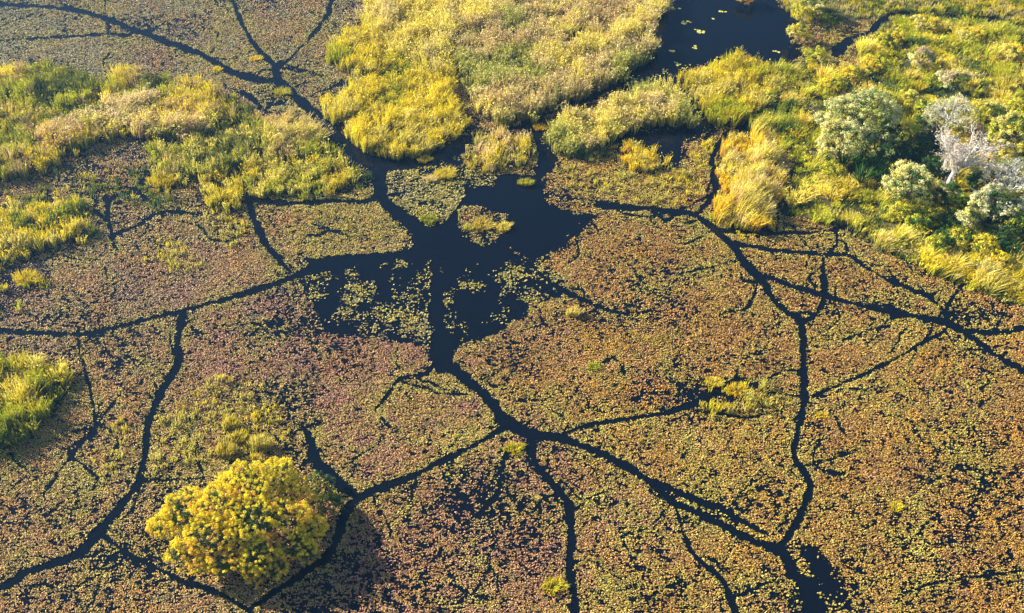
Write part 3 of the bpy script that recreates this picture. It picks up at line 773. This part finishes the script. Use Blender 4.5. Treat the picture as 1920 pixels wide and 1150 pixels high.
# ------------------------------------------------------------------ trees and shrubs
def tube(pts, rad, seg=6):
    P = np.array(pts, float); n = len(P); V = []; I = []; S_ = []
    for i in range(n):
        t = P[min(i + 1, n - 1)] - P[max(i - 1, 0)]; t /= np.linalg.norm(t) + 1e-9
        a = np.cross(t, [0, 0, 1.]) if abs(t[2]) < .9 else np.cross(t, [1., 0, 0]); a /= np.linalg.norm(a); b = np.cross(t, a)
        for k in range(seg):
            th = 2 * math.pi * k / seg
            V.append(P[i] + (a * math.cos(th) + b * math.sin(th)) * rad[i])
    for i in range(n - 1):
        for k in range(seg):
            I += [i * seg + k, i * seg + (k + 1) % seg, (i + 1) * seg + (k + 1) % seg, (i + 1) * seg + k]; S_.append(4)
    I += list(range((n - 1) * seg, n * seg)); S_.append(seg)
    return np.array(V), np.array(S_), np.array(I), np.zeros((len(V), 3))


def limb(p0, p1, r0, r1, wob=.12, n=6):
    p0 = np.array(p0, float); p1 = np.array(p1, float); L = np.linalg.norm(p1 - p0)
    pts = []; rad = []
    o = np.zeros(3)
    for i in range(n + 1):
        t = i / n
        if 0 < i < n: o = o * .6 + RNG.normal(0, wob * L * .35, 3)
        q = p0 + (p1 - p0) * t + o * math.sin(math.pi * t); q[2] += L * .06 * math.sin(math.pi * t)
        pts.append(q); rad.append(r0 + (r1 - r0) * t)
    return pts, rad


def crown_geo(lobes, clump, leaves, leaf, pal, dens, inner=.18, flat=1.0, hi=None):
    """lobes: (x,y,z,rx,ry,rz) in the tree's frame. Leaf clumps on the lobes' skins, thinner inside"""
    cs = []; cc = []
    pal = np.array(pal)
    for li, (x, y, z, rx, ry, rz) in enumerate(lobes):
        area = 4 * math.pi * ((rx * ry + rx * rz + ry * rz) / 3)
        n = max(6, int(area * dens))
        d = RNG.normal(size=(n, 3)); d /= np.linalg.norm(d, axis=1)[:, None]
        d[:, 2] = np.where(d[:, 2] < -.3, -d[:, 2] * .6, d[:, 2])
        # bumpy radius so the outline is uneven
        bump = 1 + .22 * (vnoise(d[:, 0] * 3 + li * 9, d[:, 1] * 3 + d[:, 2] * 3, .9, 5 + li) - .5) * 2 + RNG.normal(0, .04, n)
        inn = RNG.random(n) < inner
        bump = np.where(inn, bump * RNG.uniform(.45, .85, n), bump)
        p = np.stack([x + d[:, 0] * rx * bump, y + d[:, 1] * ry * bump, z + d[:, 2] * rz * bump], 1)
        keep = p[:, 2] > .15
        for lj, (a, b, c, ra, rb, rc) in enumerate(lobes):
            if lj != li:
                q = ((p[:, 0] - a) / ra) ** 2 + ((p[:, 1] - b) / rb) ** 2 + ((p[:, 2] - c) / rc) ** 2
                keep &= q > .5
        gapn = fbm(p[:, 0] + p[:, 2], p[:, 1] - p[:, 2] * .7, clump * 4.5, 13, 2)
        keep &= (gapn > .39) | inn
        p = p[keep]; m = len(p)
        if m == 0: continue
        v = fbm(p[:, 0] * 1.0, p[:, 1] + p[:, 2], 1.8, 23, 2) + RNG.normal(0, .12, m)
        # fresh leaves outside, older green leaves within; their dark tone also paints inner shade
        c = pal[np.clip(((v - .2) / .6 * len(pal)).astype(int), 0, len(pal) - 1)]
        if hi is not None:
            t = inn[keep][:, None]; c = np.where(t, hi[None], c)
        cs.append(p); cc.append(c * RNG.uniform(.8, 1.2, m)[:, None])
    cs = np.concatenate(cs); cc = np.concatenate(cc); m = len(cs)
    t = m * leaves
    d = RNG.normal(size=(t, 3)); d /= np.linalg.norm(d, axis=1)[:, None]
    rr = RNG.random(t) ** .4 * clump * np.repeat(RNG.uniform(.6, 1.25, m), leaves)
    o = np.repeat(cs, leaves, 0) + d * rr[:, None] * np.array([1, 1, .75 * flat])
    nrm = d + RNG.normal(0, .45, (t, 3)); nrm[:, 2] += .35; nrm /= np.linalg.norm(nrm, axis=1)[:, None]
    e = np.cross(nrm, RNG.normal(size=(t, 3))); e /= np.linalg.norm(e, axis=1)[:, None]; f = np.cross(nrm, e)
    s = (leaf * RNG.uniform(.6, 1.3, t))[:, None]
    V = np.zeros((t, 4, 3)); V[:, 0] = o - e * s * .6; V[:, 1] = o + f * s * .32; V[:, 2] = o + e * s * .6; V[:, 3] = o - f * s * .32
    C = np.repeat(cc, leaves, 0) * RNG.uniform(.8, 1.2, t)[:, None]
    return V.reshape(-1, 3), np.full(t, 4), np.arange(t * 4), np.repeat(C, 4, 0)


def tree(name, x, y, label, cat, lobes, pal, clump=.35, leaves=22, leaf=.16, dens=3.5, trunk_r=.2, bark=None, hi=None, group=None, inner=.18, twig=0, base=None):
    """(x, y) photo pixel of the crown's middle at lobe height; lobes in metres about the base"""
    bark = bark or M_BARK
    zc = float(np.mean([l[2] for l in lobes]))
    X, Y = px2w(x, y, zc); X = float(X); Y = float(Y)
    g0 = 0.05
    e = empty(name, (X, Y, g0)); tag(e, label, cat, group)
    V, Sz, I, C = crown_geo(lobes, clump, leaves, leaf, pal, dens, inner, hi=hi)
    build('crown', V, Sz, I, C, M_LEAF, parent=e)
    tg = []
    top = np.array([0, 0, zc * .55])
    bx, by = base or (0, 0)
    tg.append(tube(*limb((bx, by, -.3), top, trunk_r, trunk_r * .7, .06)))
    for l in lobes:
        p = np.array([l[0], l[1], l[2] + l[5] * .25])
        pts, rad = limb(top, p, trunk_r * .55, trunk_r * .16)
        tg.append(tube(pts, rad))
        for k in range(twig or 3):
            dd = RNG.normal(size=3); dd[2] = abs(dd[2]); dd /= np.linalg.norm(dd)
            q = p + dd * np.array([l[3], l[4], l[5]]) * .85
            s0 = pts[-2 - (k % 3)]
            tg.append(tube(*limb(s0, q, trunk_r * .2, trunk_r * .05)))
    V, Sz, I, C = join(tg)
    build('trunk', V, Sz, I, None, bark, parent=e)
    return e


def rl(x, y, n, rx, rz, seed, rlobe=.5, z0=None):
    """ring of n lobes filling a crown rx wide, rz half high"""
    r = np.random.default_rng(seed); L = []
    z0 = z0 or rz * .95
    L.append((0, 0, z0 + rz * .15, rx * .6, rx * .55, rz * .8))
    for i in range(n):
        a = 6.283 * i / n + r.uniform(-.3, .3); q = rx * (1 - rlobe) * r.uniform(.85, 1.1)
        s = rx * rlobe * r.uniform(.75, 1.15)
        L.append((math.cos(a) * q, math.sin(a) * q * .9, z0 + r.uniform(-.35, .15) * rz, s, s, min(s * .9, rz * .75)))
    return L


# the big yellow tree at the lower left; lobes placed by eye: px, py, height, radius
def placed_lobes(cx, cy, spec, z=None):
    X0, Y0 = px2w(cx, cy, z)
    out = []
    for (x, y, zz, r, rz) in spec:
        r *= .9
        a, b = px2w(x, y, zz)
        out.append((float(a - X0), float(b - Y0), zz, r, r * .95, rz))
    return out


BS = [(465,915,4.1,2.8,1.9),(415,950,4.2,2.8,1.9),(350,960,3.3,2.3,1.8),(312,985,2.3,1.6,1.4),(515,900,3.4,2.2,1.7),(550,925,2.8,1.7,1.5),(470,975,4.2,2.7,1.8),
      (535,975,3.3,2.2,1.7),(400,1000,3.6,2.4,1.8),(340,1040,2.2,1.4,1.3),(370,1060,1.8,1.2,1.1),(425,1055,2.3,1.7,1.4),(490,1040,2.7,2.0,1.5),(548,1022,2.3,1.7,1.4),(470,1080,1.5,1.1,1.0),
      (585,990,2.0,1.5,1.3),(300,990,1.5,1.1,1.0),(575,1035,1.6,1.2,1.1),(520,1065,1.6,1.2,1.0)]
zc_b = float(np.mean([b[2] for b in BS]))
YEL = lin(252, 226, 34); YEL2 = lin(246, 210, 30); YEL3 = lin(226, 210, 34); AMB = lin(244, 196, 70); LEAFG = lin(120, 138, 24); LG2 = lin(70, 98, 20)
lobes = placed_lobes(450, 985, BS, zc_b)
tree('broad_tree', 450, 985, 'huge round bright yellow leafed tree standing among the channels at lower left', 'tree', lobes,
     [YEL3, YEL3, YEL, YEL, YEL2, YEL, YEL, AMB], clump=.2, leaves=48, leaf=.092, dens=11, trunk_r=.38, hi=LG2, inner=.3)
tree('shrub', 606, 948, 'green and amber shrub at the right flank of the big yellow tree', 'shrub', rl(0, 0, 5, 1.9, 1.2, 3), [LG2, LEAFG, YEL3, AMB], clump=.26, leaves=24, leaf=.13, dens=5, trunk_r=.1, hi=LG2)
tree('shrub', 600, 905, 'sparse grey green shrub above the amber one beside the big yellow tree', 'shrub', rl(0, 0, 4, 1.4, .9, 4), [TEAL, LG2, LEAFG], clump=.25, leaves=20, leaf=.12, dens=3.5, trunk_r=.08, hi=LG2)

SAGE = lin(194, 196, 110); SAGE2 = lin(160, 170, 98); SAGEL = lin(222, 220, 158); GRY = lin(184, 186, 168); GRY2 = lin(212, 208, 186); DKG = lin(36, 72, 22); DKG2 = lin(58, 98, 28)
LIM = lin(190, 196, 40); LIM2 = lin(214, 204, 60); PALY = lin(222, 212, 120); PBEI = lin(214, 192, 156)
SG = 'trees and shrubs crowding the right island'
W = lambda px_, x, y: px_ * mpp(x, y)
TREES = [
 # name, x, y, radius px, half height m, palette, label, category, opts
 ('tree', 1618, 215, 62, 2.6, [SAGE2, SAGE, SAGEL], 'large pale sage green tree, upper part of its twin crown, left of the dead tree', 'tree', {}),
 ('tree', 1578, 262, 42, 2.1, [SAGE, SAGEL, PALY], 'pale sage tree with yellowish leaves below and left of the largest sage tree', 'tree', {}),
 ('tree', 1640, 275, 36, 1.7, [SAGE2, TEAL, SAGE], 'bluish green tree in the gap under the largest sage tree', 'tree', {}),
 ('tree', 1712, 350, 44, 2.2, [SAGE, SAGEL, PALY], 'round pale yellow sage tree at lower left of the white dead tree', 'tree', {}),
 ('tree', 1693, 322, 20, 1.6, [SAGEL, PALY], 'small pale topped tree joined to the round sage tree below the dead tree', 'tree', {}),
 ('tree', 1905, 250, 42, 2.3, [LIM, LIM2, PALY], 'rounded yellow green tree at the right edge of the picture', 'tree', {}),
 ('tree', 1897, 338, 50, 2.4, [GRY, GRY2, SAGE2], 'grey blue half bare tree at the right edge below the yellow green tree', 'tree', dict(dead=1)),
 ('tree', 1868, 380, 38, 1.8, [SAGE, GRY2, SAGEL], 'pale grey green tree in front of the grey blue one', 'tree', {}),
 ('tree', 1783, 214, 44, 2.0, [SAGEL, GRY2, SAGE], 'whitish thin leafed tree directly behind the dead tree', 'tree', dict(dead=1)),
 ('shrub', 1730, 112, 24, 1.6, [PBEI, DRY, SAGEL], 'lone pinkish white shrub casting a long shadow near the top', 'shrub', {}),
 ('shrub', 1788, 152, 32, 1.4, [PALY, PBEI, SAGEL], 'pale cream shrub above the whitish tree, with a shadow to its right', 'shrub', {}),
 ('shrub', 1665, 192, 22, 1.2, [LIM2, PALY], 'yellow shrub on the upper right shoulder of the largest sage tree', 'shrub', {}),
 ('shrub', 1708, 190, 24, 1.1, [PALY, LIM2], 'pale yellow shrub between the largest sage tree and the whitish tree', 'shrub', {}),
 ('shrub', 1702, 250, 26, 1.1, [LIM, LIM2, DKG2], 'vivid lime shrub left of the dead tree', 'shrub', {}),
 ('shrub', 1735, 228, 20, .9, [GRY, DKG2], 'small dark grey shrub in the hollow left of the whitish tree', 'shrub', {}),
 ('shrub', 1680, 292, 36, 1.2, [DKG, DKG2], 'dark green rounded bush in the middle of the thicket', 'shrub', {}),
 ('palm_shrub', 1612, 328, 34, 1.4, [DKG, DKG2], 'dark green spiky palm like clump at the foot of the sage trees', 'palm', dict(palm=1)),
 ('palm_shrub', 1655, 342, 26, 1.3, [DKG, DKG2], 'smaller dark palm like clump left of the round sage tree', 'palm', dict(palm=1)),
 ('shrub', 1622, 298, 17, 1.2, [LIM2, LIM], 'small yellow green shrub on top of the dark palm clump', 'shrub', {}),
 ('shrub', 1826, 248, 20, .9, [PBEI, DRY], 'beige dry shrub upper right of the dead tree', 'shrub', {}),
 ('shrub', 1858, 273, 22, 1.0, [PBEI, GRY2], 'pinkish grey twiggy shrub left of the yellow green edge tree', 'shrub', {}),
 ('shrub', 1846, 305, 22, 1.1, [ORG, GOLD2], 'orange yellow shrub right of the dead tree', 'shrub', {}),
 ('shrub', 1885, 295, 20, 1.0, [GOLD2, LIM2], 'golden shrub below the yellow green edge tree', 'shrub', {}),
 ('shrub', 1856, 212, 34, 1.4, [PALY, LIM2], 'pale yellow shrub at the right of the whitish tree', 'shrub', {}),
 ('shrub', 1900, 200, 24, 1.0, [LIM2, YG2], 'low yellow shrub above the yellow green edge tree', 'shrub', {}),
 ('shrub', 1835, 345, 30, 1.3, [DKG, DKG2], 'dark green bush right of the dead tree base', 'shrub', {}),
 ('shrub', 1800, 382, 30, 1.1, [DKG2, LIM], 'mid green bush under the dead tree', 'shrub', {}),
 ('tree', 1824, 410, 26, 1.7, [LIM2, PALY, SAGEL], 'slim yellow green tree near the lower edge of the thicket', 'tree', {}),
 ('shrub', 1782, 415, 24, 1.2, [DKG, DKG2], 'dark bush left of the slim yellow green tree', 'shrub', {}),
 ('shrub', 1750, 405, 22, 1.1, [LIM2, LIM], 'bright yellow green shrub below the round sage tree', 'shrub', {}),
 ('shrub', 1720, 418, 26, .9, [DKG2, LIM], 'green shrub at the lower left corner of the thicket', 'shrub', {}),
 ('shrub', 1690, 400, 28, .9, [YG2, LIM2], 'yellow shrub left of the thicket above the pale grass', 'shrub', {}),
 ('shrub', 1848, 462, 28, 1.2, [YEL3, LIM2], 'bright yellow shrub at the lower edge of the thicket', 'shrub', {}),
 ('shrub', 1872, 488, 20, 1.0, [YEL3, YEL2], 'smaller yellow shrub beneath the bright yellow one', 'shrub', {}),
 ('shrub', 1885, 445, 34, 1.2, [DKG, TEAL, DKG2], 'dark bluish green bush right of the bright yellow shrub', 'shrub', {}),
 ('shrub', 1915, 425, 26, 1.2, [DKG2, LIM], 'green bush at the right edge below the grey tree', 'shrub', {}),
 ('shrub', 1760, 458, 24, .9, [DKG2, YG2], 'low green shrub behind the pale wind bent grass', 'shrub', {}),
 ('shrub', 1500, 62, 22, 1.4, [YG2, GOLD, PALY], 'yellow shrub jutting into the blue pond from the right', 'shrub', {}),
 ('shrub', 1516, 12, 34, 1.8, [SAGEL, PALY, LIM2], 'pale yellow shrub at the top right corner of the blue pond', 'shrub', {}),
 ('shrub', 1530, 106, 22, 1.1, [LIM2, YG2], 'small yellow shrub at the lower right corner of the blue pond', 'shrub', {}),
 ('shrub', 1400, -4, 20, .9, [GOLD, ORG], 'golden shrub cut by the top edge above the blue pond', 'shrub', {}),
 ('shrub', 1735, 45, 26, .9, [GOLD, PALY], 'golden shrub below the upper right channel, leftmost of two', 'shrub', {}),
 ('shrub', 1815, 70, 30, .9, [GOLD, PALY], 'golden shrub below the upper right channel, rightmost of two', 'shrub', {}),
 ('shrub', 1900, 100, 26, .9, [GOLD, GOLD2], 'golden shrub near the right edge above the shaded grass', 'shrub', {}),
 ('shrub', 1665, 75, 26, .9, [GOLD, YG2], 'golden shrub right of the upper right channel mouth', 'shrub', {}),
 ('shrub', 1640, 120, 26, .9, [YG2, GOLD], 'yellow green shrub left of the lone pinkish white shrub', 'shrub', {}),
 ('shrub', 1560, 160, 26, 1.0, [YG2, GOLD], 'yellow shrub above left of the largest sage tree', 'shrub', {}),
 ('shrub', 1600, 140, 22, .9, [YG, GOLD], 'small green gold shrub right of the yellow shrub above the sage trees', 'shrub', {}),
 ('shrub', 1776, 356, 22, .9, [DKG2, PBEI], 'green and beige shrub hiding the foot of the dead tree', 'shrub', {}),
 ('shrub', 1738, 275, 28, 1.1, [DKG, DKG2], 'dark green bush touching the left side of the dead tree', 'shrub', {}),
 ('shrub', 1745, 312, 24, 1.0, [DKG2, DKG], 'dark bush between the dead tree base and the round sage tree', 'shrub', {}),
 ('shrub', 1700, 278, 22, 1.0, [DKG, LIM], 'green bush right of the dark rounded bush in the thicket', 'shrub', {}),
 ('shrub', 1755, 375, 26, 1.1, [DKG, DKG2], 'dark green bush right of the round sage tree', 'shrub', {}),
 ('shrub', 1840, 385, 22, 1.1, [DKG, DKG2], 'dark bush between the slim tree and the pale grey green tree', 'shrub', {}),
 ('shrub', 1868, 330, 24, 1.1, [GRY2, PBEI], 'silvery twiggy shrub left of the grey blue tree', 'shrub', {}),
 ('shrub', 1912, 395, 30, 1.4, [GRY2, SAGEL], 'silvery shrub at the right edge under the grey blue tree', 'shrub', {}),
 ('shrub', 1830, 285, 22, 1.0, [DKG, DKG2], 'dark bush behind the orange yellow shrub', 'shrub', {}),
 ('shrub', 1735, 205, 24, 1.0, [DKG2, LIM], 'mid green bush under the pale yellow shrub beside the sage trees', 'shrub', {}),
 ('shrub', 1668, 240, 22, 1.1, [DKG, DKG2], 'dark bush at the right flank of the largest sage tree', 'shrub', {}),
 ('shrub', 1560, 320, 24, .9, [LIM2, YG2], 'yellow green shrub left of the dark palm clump', 'shrub', {}),
 ('shrub', 1805, 445, 26, 1.1, [DKG2, LIM2], 'green shrub left of the bright yellow shrub at the thicket edge', 'shrub', {}),
 ('shrub', 1690, 370, 22, 1.0, [DKG, DKG2], 'dark green bush at the lower left of the round sage tree', 'shrub', {}),
 ('shrub', 1545, 225, 22, .9, [LIM2, SAGEL], 'pale yellow shrub just left of the largest sage tree', 'shrub', {}),
 ('shrub', 1590, 195, 22, 1.1, [SAGEL, DRY], 'cream topped shrub on the upper left shoulder of the largest sage tree', 'shrub', {}),
 ('shrub', 1895, 470, 22, 1.0, [DKG2, DKG], 'dark green bush by the channel at the right edge', 'shrub', {}),
]


def palm(x, y, r, h, label, group):
    X, Y = px2w(x, y, 0); e = empty('palm_shrub', (float(X), float(Y), .05)); tag(e, label, 'palm', group)
    gs = []
    for s in range(7):
        cx, cy = RNG.normal(0, r * .4, 2); t = 70
        a = RNG.uniform(0, 6.283, t); hh = h * RNG.uniform(.5, 1.1, t)
        root = np.stack([np.full(t, cx), np.full(t, cy), np.full(t, h * .25)], 1)
        ln = np.stack([np.cos(a), np.sin(a)], 1) * (r * RNG.uniform(.35, .75, t))[:, None]
        c = np.array([DKG, DKG2, DG2])[RNG.integers(0, 3, t)]
        gs.append(blades_geo(root, hh, RNG.uniform(.08, .16, t), ln, c, c * 1.3, .6))
    V, Sz, I, C = join(gs)
    build('crown', V, Sz, I, C, M_LEAF, parent=e)
    V, Sz, I, C = join([tube(*limb((0, 0, -.3), (0, 0, h * .5), .16, .12))])
    build('trunk', V, Sz, I, None, M_BARK, parent=e)


for i, (nm, x, y, rp, hz, pal, lab, cat, op) in enumerate(TREES):
    r = W(rp, x, y) * 1.1; hz *= 1.2
    if op.get('palm'): palm(x, y, r, hz * 1.4, lab, SG); continue
    if nm == 'tree':
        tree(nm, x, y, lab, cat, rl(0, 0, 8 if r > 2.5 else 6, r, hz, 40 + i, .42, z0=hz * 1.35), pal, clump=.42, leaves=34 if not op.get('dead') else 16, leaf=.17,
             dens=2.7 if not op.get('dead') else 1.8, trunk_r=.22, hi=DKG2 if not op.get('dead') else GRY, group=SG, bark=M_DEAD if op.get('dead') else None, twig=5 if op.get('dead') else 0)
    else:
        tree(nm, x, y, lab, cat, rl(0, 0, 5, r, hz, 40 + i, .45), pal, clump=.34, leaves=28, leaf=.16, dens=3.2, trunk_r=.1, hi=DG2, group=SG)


# the white dead tree
def dead_tree(x, y, label, height=8.0, spread=6.6, n=9):
    X, Y = px2w(x, y, 0); e = empty('dead_tree', (float(X), float(Y), .05)); tag(e, label, 'dead tree')
    trunk_top = np.array([.15, .1, height * .28])
    V, Sz, I, C = tube(*limb((0, 0, -.3), trunk_top, .34, .27, .05))
    build('trunk', V, Sz, I, None, M_DEAD, parent=e)
    tw = []

    def grow(p, d, L, r, dep, acc):
        q = p + d * L
        pts, rad = limb(p, q, r, r * .6, .16, 4)
        acc.append(tube(pts, rad, 5))
        if dep == 0:
            tw.append(q); return
        for k in range(3 if dep > 1 else 3):
            dd = d + RNG.normal(0, .55, 3); dd[2] += .08; dd /= np.linalg.norm(dd)
            s0 = pts[[-1, -3, -4, -1][k]]
            tw.append(s0)
            grow(np.array(s0), dd, L * RNG.uniform(.5, .75), r * .5, dep - 1, acc)
    for k in range(n):
        a = 6.283 * k / n + RNG.uniform(-.3, .3)
        d = np.array([math.cos(a) * 1.0, math.sin(a) * .9, RNG.uniform(.6, 2.4)]); d /= np.linalg.norm(d)
        acc = []; grow(trunk_top, d, spread * RNG.uniform(.38, .52), .19, 4, acc)
        V, Sz, I, C = join(acc); build('branch', V, Sz, I, None, M_DEAD, parent=e)
    t = np.array(tw)
    V, Sz, I, C = puffs_geo(t + RNG.normal(0, .2, (len(t), 3)), np.full(len(t), .17), np.tile(lin(224, 210, 190), (len(t), 1)), 3)
    build('dry_twigs', V, Sz, I, C, M_LEAF, parent=e)


dead_tree(1777, 352, 'bare white dead tree with spreading forked branches in the thicket')

# ------------------------------------------------------------------ air
HZ = True
if HZ:
    bx0, bx1, by0, by1, bz0, bz1 = -702, 702, -702, 702, -1.0, 90.0
    me = bpy.data.meshes.new('haze')
    vs = [(x, y, z) for z in (bz0, bz1) for y in (by0, by1) for x in (bx0, bx1)]
    me.from_pydata(vs, [], [(0, 2, 3, 1), (4, 5, 7, 6), (0, 1, 5, 4), (2, 6, 7, 3), (0, 4, 6, 2), (1, 3, 7, 5)])
    hm = bpy.data.materials.new('haze'); hm.use_nodes = True
    n = hm.node_tree; n.nodes.remove(n.nodes['Principled BSDF'])
    pv = n.nodes.new('ShaderNodeVolumePrincipled')
    pv.inputs['Color'].default_value = (.20, .50, 1.0, 1)
    pv.inputs['Density'].default_value = .0003
    pv.inputs['Anisotropy'].default_value = .4
    n.links.new(pv.outputs[0], n.nodes['Material Output'].inputs['Volume'])
    me.materials.append(hm)
    ho = bpy.data.objects.new('haze', me); SC.collection.objects.link(ho)
    tag(ho, 'thin bluish haze in the air over the wetland', kind='stuff')
